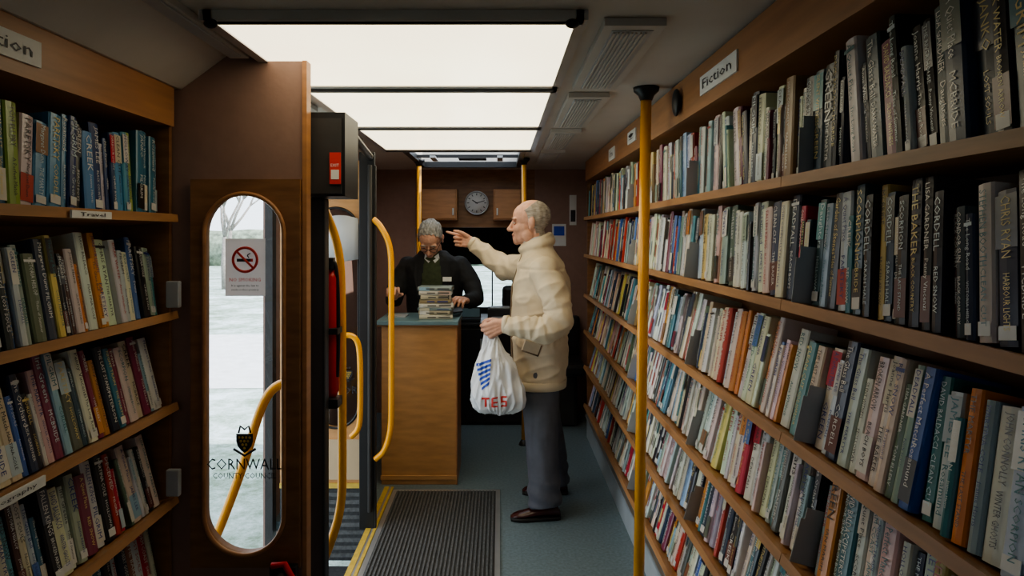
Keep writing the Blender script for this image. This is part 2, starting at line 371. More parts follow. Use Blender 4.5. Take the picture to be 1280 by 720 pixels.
def vent(name,x0,x1,y0,y1):
    m=MB(); m.box(x0,x1,y0,y1,2.078,2.099,VENT)
    n=int((x1-x0-0.06)/0.012)
    m.box(x0+.025,x1-.025,y0+.04,y1-.04,2.076,2.078,GREY)
    for i in range(n): m.box(x0+0.03+i*0.012,x0+0.036+i*0.012,y0+0.05,y1-0.05,2.071,2.077,VENT)
    return m.build(name,bevel=0.003)
vent('ceiling_vent',0.27,0.43,1.76,2.55)
for i,(a,b) in enumerate(((2.68,3.45),(3.6,4.35),(4.5,5.2))): vent('ceiling_vent.%03d'%(i+1),0.27,0.43,a,b)
vent('ceiling_vent.004',-0.98,-0.80,2.2,3.0) ; vent('ceiling_vent.005',-0.98,-0.80,3.2,4.0)
m_=MB(); m_.box(-0.83,-0.77,1.3,2.1,2.08,2.1,VENT); m_.box(-0.82,-0.78,1.34,2.06,2.074,2.08,GREY); m_.build('ceiling_vent.006',bevel=0.004)

m_=MB()
m_.box(-0.64,0.0,2.32,4.1,0.0,0.008,ALU); m_.box(-0.615,-0.025,2.34,4.07,0.008,0.010,RUBBER)
for i in range(30): m_.box(-0.61+i*0.0195,-0.601+i*0.0195,2.35,4.06,0.01,0.016,RUBRIB)
m_.build('entrance_mat')

def pole(name, pb, pt, r=0.02):
    m=MB(); m.tube([pb,pt],r,YEL,n=20)
    pt=V(pt); pb=V(pb)
    m.tube([pt+V((0,0,-0.05)),pt+V((0,0,-0.03)),pt+V((0,0,-0.015)),pt],[r*1.1,r*1.5,r*2.3,r*2.4],BLK,n=20)
    m.tube([pb,pb+V((0,0,0.01)),pb+V((0,0,0.04))],[r*2.2,r*2.1,r*1.1],BLK,n=20)
    m.build(name)
pole('grab_pole',(0.525,2.6,0.0),(0.557,2.6,2.099),0.0205)
pole('grab_pole.001',(-0.605,5.10,0),(-0.605,5.10,2.099),0.018)
pole('grab_pole.002',(0.176,5.0,0),(0.176,5.0,2.099),0.018)
m_=MB()
m_.tube(chaikin([(-0.645,2.40,1.665),(-0.61,2.4,1.62),(-0.562,2.4,1.48),(-0.556,2.4,1.3),(-0.554,2.4,0.75),(-0.556,2.4,0.58),(-0.60,2.4,0.44),(-0.645,2.40,0.34)]),0.0155,YEL,n=14)
m_.box(-0.655,-0.61,2.385,2.415,1.63,1.69,BLK); m_.box(-0.655,-0.61,2.385,2.415,0.31,0.37,BLK)
m_.build('grab_rail')
m_=MB()
m_.tube(chaikin([(-0.66,3.55,1.62),(-0.62,3.55,1.585),(-0.567,3.55,1.48),(-0.565,3.55,1.3),(-0.565,3.55,0.7),(-0.567,3.55,0.52),(-0.60,3.55,0.41),(-0.65,3.55,0.37)]),0.0155,YEL,n=14)
m_.build('grab_rail.001')
m_=MB()
m_.tube(chaikin([(-0.86,3.3,0.93),(-0.82,3.3,1.0),(-0.75,3.3,1.06),(-0.69,3.3,1.04),(-0.675,3.3,0.95),(-0.675,3.3,0.7),(-0.68,3.3,0.60),(-0.72,3.3,0.56)]),0.014,YEL,n=14)
m_.build('grab_rail.002')
m_=MB()
m_.tube(chaikin([(-0.76,2.5,1.0),(-0.83,2.5,0.985),(-0.88,2.5,0.90),(-0.93,2.5,0.72),(-1.03,2.5,0.45),(-1.06,2.5,0.40)]),0.017,YEL,n=14)
m_.ell((-1.06,2.5,0.40),0.024,BLK)
m_.build('grab_rail.003')
m_=MB()
m_.box(-0.645,-0.575,2.24,2.30,0.0,1.66,BLK); m_.box(-0.66,-0.645,2.24,2.31,0.0,1.66,DARK)
m_.build('door_post',bevel=0.008)
m_=MB()
m_.box(-0.735,-0.655,3.56,3.59,0.0,1.97,BLK); m_.box(-0.655,-0.648,3.56,3.59,0.0,1.9,DARK); m_.tube([(-0.675,3.54,0.1),(-0.675,3.54,1.9)],0.012,DARK)
m_.tube([(-0.53,2.40,1.90),(-0.68,3.58,1.945)],0.018,BLK); m_.build('door_post.001',bevel=0.008)
m_=MB(); m_.box(-0.635,-0.495,2.18,2.38,1.662,1.93,BLK); m_.box(-0.625,-0.505,2.172,2.18,1.67,1.91,DARK); m_.box(-0.541,-0.506,2.166,2.172,1.70,1.80,SIGNRED)
m_.text('EXIT',(-0.537,2.165,1.755),(1,0,0),(0,0,1),width=0.026,m=WHITE); m_.box(-0.536,-0.511,2.164,2.166,1.715,1.745,WHITE); m_.build('door_control_box',bevel=0.01)
m_=MB(); m_.tube([(-0.585,2.36,0.98),(-0.585,2.36,1.0),(-0.585,2.36,1.39),(-0.585,2.36,1.42)],[0.018,0.028,0.028,0.016],RED,n=18)
m_.box(-0.60,-0.57,2.33,2.36,1.42,1.46,BLK); m_.tube(chaikin([(-0.585,2.35,1.45),(-0.56,2.35,1.44),(-0.555,2.35,1.2),(-0.56,2.35,1.05)]),0.007,BLK,n=8); m_.box(-0.62,-0.55,2.31,2.38,1.2,1.22,BLK); m_.box(-0.62,-0.55,2.31,2.38,0.95,0.98,BLK)
m_.build('fire_extinguisher')
m_=MB(); m_.box(-0.70,-0.62,2.07,2.098,0.48,0.53,BLK); m_.tube([(-0.69,2.06,0.54),(-0.65,2.06,0.545),(-0.62,2.05,0.50)],0.01,RED); m_.ell((-0.66,2.06,0.505),0.02,DARK); m_.build('door_latch',bevel=0.004)

# ---------------------------------------------------------------- bookcases
def frame(side, X, z, A):
    s = 1 if side=='R' else -1
    return V((X,0,z)), V((0,1,0)), V((s*math.sin(A),0,math.cos(A))), V((s*math.cos(A),0,-math.sin(A)))
R_SH=[(1.667,2),(1.387,6),(1.085,13),(0.81,15),(0.54,16),(0.25,16)]
L_SH=[(1.597,5),(1.30,12),(1.02,14),(0.735,15),(0.45,15)]
def bookcase(name, side, X, shelves, y0, y1, XW, hz0, hz1, pz):
    mb=MB(); s=1 if side=='R' else -1
    for z,A in shelves:
        O,u,v,w=frame(side,X,z,math.radians(A))
        D=(abs(XW-X)-0.005)/math.cos(math.radians(A))
        cuts=[y0,1.55,3.2,y1] if side=='R' else [y0,y1]
        for a,b in zip(cuts[:-1],cuts[1:]):
            mb.obox(O,u,v,w,a+0.0015,b-0.0015,-0.018,0,0.002,D,WOODS)
            mb.obox(O,u,v,w,a+0.0015,b-0.0015,-0.020,0.004,-0.012,0.002,WOODS)
    xa,xb=sorted((X-0.0*s,X+0.02*s))
    mb.box(xa,xb,y0,y1,hz0,hz1,WOODH)
    xa,xb=sorted((X+0.02*s,XW)); mb.box(xa,xb,y0,y1,hz0+0.005,hz0+0.015,WOODH)
    xa,xb=sorted((XW-0.004*s,XW-0.001*s)); mb.box(xa,xb,y0,y1,0,hz1,WOODD)
    xa,xb=sorted((X+0.01*s,XW)); mb.box(xa,xb,y0,y1,0,pz,PLINTH)
    xa,xb=sorted((X-0.002*s,X+0.01*s)); mb.box(xa,xb,y0,y1,pz-0.015,pz,ALU)
    xa,xb=sorted((X+0.015*s,XW))
    mb.box(xa,xb,y1-0.002,y1+0.016,0,hz1,WOODD)
    mb.box(xa,xb,y0-0.016,y0+0.002,0,hz1,WOODD)
    return mb.build(name)
bookcase('library_bookcase','R',0.65,R_SH,-0.6,5.2,0.87,1.945,2.09,0.17)
bookcase('library_bookcase.001','L',-1.0,L_SH,-0.6,2.095,-1.22,1.87,1.99,0.15)

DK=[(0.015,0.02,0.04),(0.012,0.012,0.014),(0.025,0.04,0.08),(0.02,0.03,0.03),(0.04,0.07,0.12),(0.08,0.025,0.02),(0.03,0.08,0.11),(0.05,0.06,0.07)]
MX=[(0.74,0.70,0.60),(0.80,0.79,0.75),(0.70,0.64,0.50),(0.60,0.62,0.62),(0.05,0.20,0.26),(0.12,0.38,0.42),(0.52,0.05,0.03),(0.55,0.03,0.06),(0.03,0.05,0.12),
    (0.76,0.72,0.64),(0.70,0.28,0.06),(0.35,0.42,0.46),(0.78,0.71,0.54),(0.14,0.17,0.14),(0.32,0.17,0.09),(0.08,0.18,0.48),(0.42,0.52,0.42),(0.82,0.81,0.77),(0.66,0.66,0.67),(0.02,0.02,0.03),
    (0.34,0.52,0.66),(0.24,0.04,0.09),(0.55,0.66,0.72),(0.76,0.58,0.52),(0.80,0.78,0.72),(0.76,0.74,0.70),(0.02,0.02,0.02),(0.80,0.62,0.20),(0.78,0.76,0.68),(0.72,0.70,0.66),(0.80,0.76,0.66),(0.74,0.68,0.58)]
BL=[(0.04,0.16,0.30),(0.07,0.27,0.40),(0.03,0.06,0.18),(0.12,0.38,0.45),(0.4,0.5,0.1),(0.6,0.6,0.58),(0.03,0.03,0.03),(0.10,0.30,0.50)]
WORDS=['LISA GARDNER','STEPHEN BOOTH','DECEIVED','CONDOR SUN','ROBERT GODDARD','JANKO','BLACK COUNTRY','THE MARTYR','VICTORIA HISLOP','DAVID BALDACCI','CLEAN CUT','CHRIS RYAN','GREEN','CREEK','JOHN CONNOLLY',
 'Nicci French','PETERSON','BEACH BOYS','CORDELL','A Perfect Match','Iris Greene','HARBOUR LIGHTS','WINTER GHOSTS','MARTINA COLE','The Long Road','Family Secrets','SILENT WITNESS','Evans','PARETSKY','JAMES LEE','THE LAST STAND','DARK WATER','Joanne Harris','SCORPION','Penny Vincenzi',
 'DEADFALL','The Orchard','SARAH HALE','Margaret Dunn','NIGHT TRAIN','COLD HARBOUR','Tides of Summer','MCBRIDE','THE RIVER HOUSE','Anna Whitlock','RED SNOW','HOLLOWAY','A Quiet Place','FALLEN KINGS','THE BAKER','Rosamund','PILGRIM','IAN MARSH','LOST SOULS','Daughters','STORM COAST','The Glass Bell','TOM ELLERY','BROKEN ARROW','Garden of Stones']
def lum(c): return 0.3*c[0]+0.6*c[1]+0.1*c[2]
def book(B, side, O,u,v,w, t,h,dep,col,detail,rnd):
    pr=[(0,.004),(t*.12,.001),(t*.5,-.001),(t*.88,.001),(t,.004),(t,dep),(0,dep)]
    vs=[O+u*a+w*b for a,b in pr]+[O+u*a+w*b+v*h for a,b in pr]
    pin=[(t*.12,.008),(t*.3,.005),(t*.5,.005),(t*.7,.005),(t*.88,.008),(t*.88,dep-.003),(t*.12,dep-.003)]
    vs+= [O+u*a+w*b+v*h for a,b in pin]+[O+u*a+w*b+v*(h-.003) for a,b in pin]
    fs=[(k,(k+1)%7,7+(k+1)%7,7+k) for k in range(7)]+[tuple(range(6,-1,-1))]+[(7+k,7+(k+1)%7,14+(k+1)%7,14+k) for k in range(7)]+[(14+k,14+(k+1)%7,21+(k+1)%7,21+k) for k in range(7)]
    B.add(vs,fs,BOOKM,col=col); B.add([vs[21+k] for k in range(7)],[tuple(range(7))],BOOKM,col=(0.66,0.60,0.48))
    def patch(a0,a1,b0,b1,c,off=-.0014):
        B.add([O+u*(t*a)+v*(h*b)+w*off for a,b in ((a0,b0),(a1,b0),(a1,b1),(a0,b1))],[(0,1,2,3)],BOOKM,col=c)
    L=lum(col)
    light=rnd.choice([(0.88,0.88,0.85),(0.85,0.85,0.83),(0.88,0.72,0.3),(0.7,0.82,0.88),(0.85,0.85,0.83)])
    darkc=rnd.choice([(0.02,0.02,0.03),(0.03,0.05,0.25),(0.45,0.03,0.03),(0.05,0.05,0.05),(0.02,0.18,0.22)])
    tc = light if L<0.28 else darkc
    r=rnd.random()
    if r<0.22: patch(.03,.97,.62,.97,rnd.choice(MX) if L>.06 else (.09,.10,.13)); 
    elif r<0.36: patch(.03,.97,.05,.35,rnd.choice(MX) if L>.06 else (.16,.05,.04))
    elif r<0.46: patch(.03,.97,.90,.93,tc)
    if rnd.random()<0.3: patch(.12,.88,.04,.13,(0.72,0.72,0.70),-.0017)
    if detail:
        s1=rnd.choice(WORDS); s2=rnd.choice(WORDS); hh=t*rnd.uniform(.45,.75); Lw=h*rnd.uniform(.38,.50); 
        for (ss,top,k) in ((s1,h*.96,1.0),(s2,h*.46,.7)):
            H=hh*k; asp=text_data(ss)[2]; W=min(Lw if k==1 else h*.36,H*asp); 
            if W<H*asp: H=max(W/asp,H*.62)
            if side=='R': o=O+u*(t*.5+H/2)+v*top+w*-.0021; up=-u
            else: o=O+u*(t*.5-H/2)+v*top+w*-.0021; up=u
            B.text(ss,o,-v,up,width=W,height=H,m=BOOKM,col=tc)
    else:
        for a,b in ((.58,.93),(.25,.5)):
            if rnd.random()<.8: 
                k=rnd.uniform(.12,.22); patch(.5-k,.5+k,a,b,tuple(x*.8+y*.2 for x,y in zip(tc,col)),-.0019)
def fill(B, side, X, shelves, ystart, yend, rnd, dividers, div):
    for si,(z,A) in enumerate(shelves):
        O,u,v,w=frame(side,X,z+0.0015,math.radians(A))
        y=ystart; lean=0; left=0; todo=list(dividers)
        while y<yend-0.045:
            if todo and y>=todo[0]:
                yd=todo.pop(0)
                if lean: y+=0.2*math.tan(math.radians(lean)); lean=0; left=0
                div.obox(O,u,v,w,y,y+.002,0.001,.10,-.024,.10,GREY); div.obox(O,u,v,w,y,y+.002,0.10,.125,-.016,.08,GREY); y+=.004
            if left<=0:
                left=rnd.randint(4,11); nl=rnd.choice([0,0,2,4,7,9]) if side=='R' else rnd.choice([0,3,6,9])
                if nl<lean: y+=0.20*math.tan(math.radians(lean-nl))*0.8
                lean=nl
            left-=1
            paper=rnd.random()<0.28
            t=rnd.uniform(.015,.026) if paper else rnd.uniform(.022,.048)
            h=rnd.uniform(.178,.2) if paper else rnd.uniform(.212,.25)
            if side=='L': h*=rnd.uniform(0.88,1.04); t*=.95
            h=min(h,0.25)
            if side=='R':
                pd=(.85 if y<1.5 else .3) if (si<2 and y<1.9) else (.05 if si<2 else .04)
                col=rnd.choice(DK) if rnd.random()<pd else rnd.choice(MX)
            else: col=rnd.choice(BL) if si==0 else rnd.choice(MX+DK)
            col=tuple(min(.82,c*rnd.uniform(.85,1.15)) for c in col)
            a=math.radians(lean); uu=(u*math.cos(a)-v*math.sin(a)); vv=(v*math.cos(a)+u*math.sin(a))
            base=O+u*y+v*(t*math.sin(a))+w*rnd.uniform(.0,.016)
            if y+t/math.cos(a)+h*math.sin(a)>yend: break
            near = y<2.9
            dep=rnd.uniform(.125,.15)
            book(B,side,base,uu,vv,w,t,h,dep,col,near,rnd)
            y+=t/math.cos(a)+.0008
rnd=random.Random(23)
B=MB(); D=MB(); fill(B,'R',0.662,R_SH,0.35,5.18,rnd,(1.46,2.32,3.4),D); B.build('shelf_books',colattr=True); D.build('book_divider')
B=MB(); D=MB(); fill(B,'L',-1.012,L_SH,0.7,2.085,rnd,(),D)
for z in (1.30,0.735):
    D.box(-1.0,-0.96,2.04,2.06,z+0.02,z+0.10,GREY)
B.build('shelf_books.001',colattr=True); D.build('book_divider.001',bevel=0.004)

def hsign(name, side, X, y0,y1,z0,z1,txt):
    m=MB(); s=-1 if side=='R' else 1
    xa,xb=sorted((X+.0005*s,X+0.006*s)); m.box(xa,xb,y0,y1,z0,z1,WHITE)
    if side=='R': m.text(txt,(X+0.0075*s,y1-0.03,z0+(z1-z0)*.28),(0,-1,0),(0,0,1),height=(z1-z0)*.5,width=(y1-y0)-0.07,m=INK)
    else: m.text(txt,(X+0.0075*s,y0+0.03,z0+(z1-z0)*.28),(0,1,0),(0,0,1),height=(z1-z0)*.5,width=(y1-y0)-0.06,m=INK)
    m.build(name)
hsign('fiction_sign','R',0.65,1.86,2.20,1.985,2.045,'Fiction')
hsign('fiction_sign.001','R',0.65,3.25,3.45,1.99,2.05,'!')
hsign('fiction_sign.002','R',0.65,3.85,4.05,1.97,2.04,'Crime')
hsign('fiction_sign.003','L',-1.0,1.24,1.48,1.90,1.955,'Fiction')
hsign('shelf_label','L',-0.984,1.56,1.72,1.578,1.596,'Travel')
hsign('shelf_label.001','L',-0.984,1.28,1.47,1.0,1.022,'Biography')
hsign('shelf_label.002','L',-0.984,1.95,2.05,0.43,0.452,'Sport')
m_=MB(); m_.ell((0.635,2.46,2.015),(0.014,0.035,0.05),BLK); m_.build('header_speaker')

# ---------------------------------------------------------------- counter
m_=MB()
m_.box(-0.73,-0.268,4.2,4.6,0.0,0.975,WOODL); m_.box(-0.735,-0.263,4.19,4.2,0.03,0.06,WOODL)
m_.box(-0.272,-0.262,4.195,4.6,0.0,0.98,WOODH)
m_.box(-0.76,-0.255,4.17,4.63,0.978,0.985,WOODH); m_.box(-0.76,-0.255,4.165,4.63,0.985,1.01,CTOP)
m_.build('library_counter',bevel=0.004)
B=MB(); z=1.0105; rr=random.Random(5)
for i in range(8):
    h=rr.uniform(.018,.028); L=rr.uniform(.19,.215); a=rr.uniform(-.12,.12); Wd=rr.uniform(.13,.15)
    M=Matrix.Rotation(a,3,'Z'); O=V((-0.405,4.33,z))-M@V((L/2,Wd/2,0))
    col=[(0.62,0.58,0.48),(0.45,0.40,0.30),(0.25,0.32,0.33),(0.68,0.66,0.60),(0.35,0.28,0.16),(0.60,0.55,0.42),(0.66,0.62,0.55),(0.30,0.36,0.36)][i]
    book(B,'R',O,V((0,0,1)),(M@V((1,0,0))),(M@V((0,1,0))),h,L,Wd,col,False,rr); z+=h+0.0008
B.build('book_stack',colattr=True)
m_=MB(); m_.box(-0.72,-0.60,4.35,4.5,1.0105,1.018,GREY); m_.build('desk_pad')

# ---------------------------------------------------------------- people
def hand(final, origin, F, Tn, side_back, curls, thumb=(0.6,0.75,-0.3), spread=1.0, scale=1.0, thumbcurl=20):
    X=V(F).normalized(); Y=(V(Tn)-X*V(Tn).dot(X)).normalized(); Z=V(side_back); Z=(Z-X*Z.dot(X)-Y*Z.dot(Y)).normalized()
    O=V(origin)
    def T(p): return O+(X*p[0]+Y*p[1]+Z*p[2])*scale
    mb=MB()
    ys=[.030,.010,-.011,-.030]; ln=[.072,.080,.074,.058]; bx=[.088,.092,.088,.080]
    for k in range(4):
        mb.caps([T((-.02,ys[k]*.3,0)),T((.03,ys[k]*.75,0)),T((bx[k],ys[k],0))],[.022*scale,.018*scale,.0125*scale])
        c=curls[k]; pos=V((bx[k],ys[k],0)); ang=0; pts=[T(pos)]; rr=[.0105*scale]
        for j,fr in enumerate((.45,.30,.25)):
            ang+=math.radians(c[j]); 
            dirv=V((math.cos(ang),0.06*(1.5-k)*spread,-math.sin(ang)))
            pos=pos+dirv*ln[k]*fr; pts.append(T(pos)); rr.append((.0095,.0085,.0072)[j]*scale)
        mb.caps(pts,rr)
    pos=V((.022,.028,-.006)); d0=V(thumb).normalized(); pts=[T(pos)]; rr=[.016*scale]
    for j,l in enumerate((.042,.032,.025)):
        pos=pos+d0*l; pts.append(T(pos)); rr.append((.0125,.0108,.0085)[j]*scale)
        a=math.radians(thumbcurl); d0=V((d0.x*math.cos(a)+.35*math.sin(a), d0.y*math.cos(a)-math.sin(a)*.6, d0.z-math.sin(a)*.35)).normalized()
    mb.caps(pts,rr)
    vs,fs=fuse(mb,0.0034*scale,2); final.add(vs,fs,SKIN,True)

def head(final, O, fwd, up, hairmat, style, s=1.0, glasses=False):
    X=V(fwd).normalized(); Z=(V(up)-X*V(up).dot(X)).normalized(); Y=Z.cross(X); O=V(O)
    R=Matrix((X,Y,Z)).transposed()
    mb=MB()
    E=lambda c,r: mb.ell(V(c),r)
    E((-.018,0,.036),(.097,.076,.086)); E((.02,0,.03),(.068,.068,.075)); E((.028,0,-.035),(.060,.063,.08)); E((.032,0,-.076),(.050,.053,.040)); E((.068,0,-.096),(.021,.024,.020))
    E((.058,.036,-.03),(.024,.024,.030)); E((.058,-.036,-.03),(.024,.024,.030))
    mb.caps([V((.080,0,.014)),V((.096,0,-.012)),V((.109,0,-.032))],[.009,.0105,.0125]); E((.097,.012,-.036),(.012,.008,.008)); E((.097,-.012,-.036),(.012,.008,.008))
    for q in (-1,1):
        E((.077,q*.031,.022),(.013,.026,.009)); E((.012,q*.053,-.068),(.034,.018,.034))
        E((-.012,q*.079,-.006),(.019,.007,.031)); E((-.018,q*.085,.006),(.013,.006,.022)); E((-.006,q*.080,-.028),(.01,.007,.012))
    E((.081,0,-.060),(.015,.024,.009)); E((.079,0,-.074),(.014,.021,.009)); E((.076,0,-.086),(.014,.024,.012))
    mb.caps([V((-.02,0,-.05)),V((-.035,0,-.13)),V((-.05,0,-.19))],[.058,.056,.062],n=18)
    def hairmask(p):
        x,y,z=p
        if abs(y)>.0775 and -.045<z<.032 and -.04<x<.012: return 0
        if style=='bald':
            j=.006*noise.noise(p*60)
            lim=.004+.35*max(0,z-.02) if z<.065 else .027-(z-.065)*1.4
            ok = x+j<lim and z>-.055-(.02 if x<-.05 else 0) and not (z<-.03 and x>-.03)
        else:
            j=.014*noise.noise(V((p.x*20,p.y*75,p.z*20)))
            lim=.020+.42*max(0,z-.02)
            if z>.095: lim=.058-.25*abs(y)
            ok = x+j<lim and z>-.07 and not(z<-.02 and x>-.03)
        return 1 if ok else 0
    def disp(p,n):
        if hairmask(p): return (.003 if style=='bald' else .006)+(.003 if style=='bald' else .006)*noise.noise(V((p.x*40,p.y*70,p.z*30)))
        return .0005*noise.noise(p*90)
    vs,fs=fuse(mb,0.0036,5,disp)
    W=[O+R@(p*s) for p in vs]
    fa=[];fb=[];fl=[]
    for f in fs:
        c=V((0,0,0))
        for i in f: c+=vs[i]
        c/=len(f)
        if hairmask(c): fb.append(f)
        elif c.x>.085 and -.079<c.z<-.058 and abs(c.y)<.020: fl.append(f)
        else: fa.append(f)
    final.add(W,fa,SKIN,True); final.add(W,fb,hairmat,True); final.add(W,fl,LIP,True)
    for q in (-1,1):
        final.ell(O+R@(V((.0775,q*.030,.003))*s),(.0085*s,.0115*s,.0065*s),EYEW,M=R)
        final.ell(O+R@(V((.0845,q*.030,.002))*s),(.0025*s,.0045*s,.0045*s),EYEI,M=R)
        final.ell(O+R@(V((.0785,q*.030,.0085))*s),(.0095*s,.0145*s,.005*s),SKIN,M=R)
        final.ell(O+R@(V((.079,q*.030,-.0045))*s),(.007*s,.013*s,.003*s),SKIN,M=R)
        final.ell(O+R@(V((.087,q*.032,.027))*s),(.005*s,.017*s,.0035*s),hairmat,M=R)
        if glasses:
            final.tube([O+R@(V((.100,q*.033+.024*math.cos(a*math.pi/12),-.002+.017*math.sin(a*math.pi/12)))*s) for a in range(24)],.0018*s,BLK,n=6,closed=True)
            final.tube([O+R@(V((.100,q*.056,.002))*s),O+R@(V((.0,q*.085,.006))*s)],.0016*s,BLK,n=6)
    if glasses: final.tube([O+R@(V((.100,-.009,.002))*s),O+R@(V((.100,.009,.002))*s)],.0018*s,BLK,n=6)

def ering(cx,cy,cz,rx,ry,n=36,p=.85):
    out=[]
    for k in range(n):
        a=2*math.pi*k/n; c,s=math.cos(a),math.sin(a)
        out.append(V((cx+rx*math.copysign(abs(c)**p,c),cy+ry*math.copysign(abs(s)**p,s),cz)))
    return out

def shoe(final, heel, F, L=.27):
    X=V(F).normalized(); Y=V((-X.y,X.x,0)); O=V(heel)
    prof=[(0,.022,.05),(.015,.031,.075),(.06,.036,.088),(.10,.038,.085),(.14,.041,.068),(.18,.045,.055),(.22,.043,.046),(.25,.033,.037),(.268,.018,.025)]
    for (sc,z0,hh,m) in ((1.0,.018,1,SHOE),(1.06,0,0,SOLE)):
        rings=[]
        for t,wd,h in prof:
            t=t*L/.27; top = h if hh else .022; r=[]
            for k in range(16):
                a=2*math.pi*k/16
                zz=z0+(top-z0)*(.5+.5*math.sin(a)) if hh else (0.001 if math.sin(a)<0 else top)
                ww=wd*sc*math.cos(a)*(1 if math.sin(a)<0.2 or not hh else .85)
                r.append(O+X*t+Y*ww+V((0,0,zz)))
            rings.append(r)
        final.loft(rings,m,True)

# ---- elderly man
man=MB(); my=3.85
tr=MB()
tr.loft([ering(.22,my,z,rx,ry) for z,rx,ry in ((.90,.14,.18),(.80,.14,.185),(.72,.12,.17))])
tr.tube([(.225,3.765,.84),(.222,3.755,.68),(.222,3.73,.46),(.235,3.71,.25),(.245,3.70,.075)],[.110,.104,.092,.086,.090],n=24)
tr.tube([(.22,3.93,.84),(.235,3.945,.68),(.265,3.98,.46),(.31,4.02,.25),(.325,4.05,.075)],[.112,.104,.090,.084,.088],n=24)
def dtr(p,n):
    return .006*noise.noise(V((p.x*9,p.y*9,p.z*5)))+.004*noise.noise(V((p.x*25,p.y*25,p.z*14)))+(.004*math.sin(p.z*70+p.x*20) if p.z<.22 else 0)+(.004*math.exp(-((p.y-3.66)/.006)**2) if p.x<.2 else 0)
vs,fs=fuse(tr,.008,3,dtr); man.add(vs,fs,TROU,True)
shoe(man,(.325,3.70,0),(-1,-.08,0)); shoe(man,(.40,4.06,0),(-1,-.02,0))
jk=MB()
T=[(.70,.218,.142,.190),(.725,.218,.150,.198),(.80,.222,.152,.200),(.90,.225,.156,.202),(1.0,.226,.158,.205),(1.10,.226,.164,.21),(1.20,.230,.165,.215),(1.29,.234,.154,.215),(1.36,.232,.132,.20),(1.41,.226,.11,.165),(1.45,.218,.09,.11),(1.485,.208,.078,.082)]
jk.loft([ering(cx,my,z,rx,ry) for z,cx,rx,ry in T])
SL=[(.238,3.665,1.335),(.278,3.60,1.24),(.315,3.545,1.10),(.24,3.53,1.045),(.12,3.55,1.057),(.035,3.575,1.068)]
jk.caps([V(p) for p in SL[:-1]],[.084,.078,.070,.066,.058],n=18); jk.tube([SL[-2],SL[-1]],[.058,.047],n=18)
SR=[(.20,4.00,1.36),(.12,4.10,1.345),(.03,4.18,1.335),(-.07,4.25,1.40),(-.165,4.31,1.48)]
jk.caps([V(p) for p in SR[:-1]],[.085,.078,.072,.058],n=18); jk.tube([SR[-2],SR[-1]],[.058,.044],n=18)
jk.tube([V((.205+.080*math.cos(a*math.pi/12),my+.086*math.sin(a*math.pi/12),1.478+.024*math.cos(a*math.pi/12))) for a in range(24)],.024,n=12,closed=True)
jk.tube([V((.205+.074*math.cos(a*math.pi/12),my+.080*math.sin(a*math.pi/12),1.505+.026*math.cos(a*math.pi/12))) for a in range(24)],.016,n=12,closed=True)
def gau(x,w): return math.exp(-(x/w)**2)
def djk(p,n):
    f=noise.noise(V((p.x*5+p.z*4,p.y*5,p.z*7)))
    r=.010*(1-abs(noise.noise(V((p.x*6-p.z*5,p.y*6,p.z*11+3)))))**5-.002+.006*f
    r+=.002*noise.noise(V((p.x*30,p.y*30,p.z*30)))
    sleeve = p.y<3.625
    if not sleeve: 
        r-=.008*gau(p.z-.985,.012)
        r+=.003*math.sin(math.atan2(p.y-3.85,p.x-.22)*34)*gau(p.z-.985,.05)
    if p.z<.745: r-=.002
    if p.y<3.75 and p.x>.1: r-=.006*gau(p.z-1.352,.007)
    d=math.sqrt((p.x-.25)**2+(p.z-1.10)**2)
    if sleeve and d<.12: r-=.007*max(0,math.sin(math.atan2(p.z-1.14,p.x-.21)*9))*gau(d-.06,.05)
    if p.x<.16 and p.y<3.66 and 1<p.z<1.15: r+=.003*math.sin(p.x*120+p.z*20)
    if p.x<.05 and p.y>4.05: r+=.003*math.sin(p.x*100+p.z*40)
    return r
vs,fs=fuse(jk,.007,3,djk); man.add(vs,fs,JACK,True)
man.loft([[p for p in ering(.218,my,z,rx,ry)] for z,rx,ry in ((.692,.143,.192),(.697,.154,.203),(.735,.157,.206),(.742,.150,.198))],JACK)
man.tube([(.045,3.573,1.067),(.018,3.58,1.068)],[.051,.046],JACK,n=18); man.tube([(-.155,4.305,1.473),(-.18,4.318,1.488)],[.047,.042],JACK,n=18)
Mp=Matrix.Translation((.16,3.648,.92))@Matrix.Rotation(.22,4,'Z')@Matrix.Rotation(.35,4,'Y')
man.box(-.045,.045,-.014,.006,-.012,.045,JACK,M=Mp); man.tube([Mp@V((-.047,-.016,-.013)),Mp@V((.047,-.016,-.013))],.004,JTRIM,n=8); man.tube([Mp@V((.047,-.016,-.013)),Mp@V((.047,-.016,.046))],.003,JTRIM,n=8)
man.tube([V((.072,3.79,.73)),V((.066,3.80,.9)),V((.062,3.80,1.1)),V((.068,3.81,1.25)),V((.105,3.82,1.37)),V((.13,3.82,1.44))],.006,JTRIM,n=8)
man.tube([V((.188+.060*math.cos(a*math.pi/12),my+.062*math.sin(a*math.pi/12),1.512+.018*math.cos(a*math.pi/12))) for a in range(24)],.010,SHIRT,n=10,closed=True)
head(man,(.165,my,1.605),(-1,.04,-.03),(-.03,0,1),HAIRW,'bald',s=1.06)
hand(man,(-.185,4.32,1.492),(-.95,.16,.16),(.2,0,1),(0,1,0),[(4,4,3),(78,95,55),(82,95,55),(84,95,55)],thumb=(.8,.40,-.45),thumbcurl=18,scale=1.02)
hand(man,(.015,3.58,1.066),(-.92,0,-.38),(-.3,-.0,1),(0,-1,0),[(62,80,45),(65,82,50),(68,82,50),(70,80,50)],thumb=(.7,.35,-.6),thumbcurl=25,scale=1.05)
man.build('elderly_man')

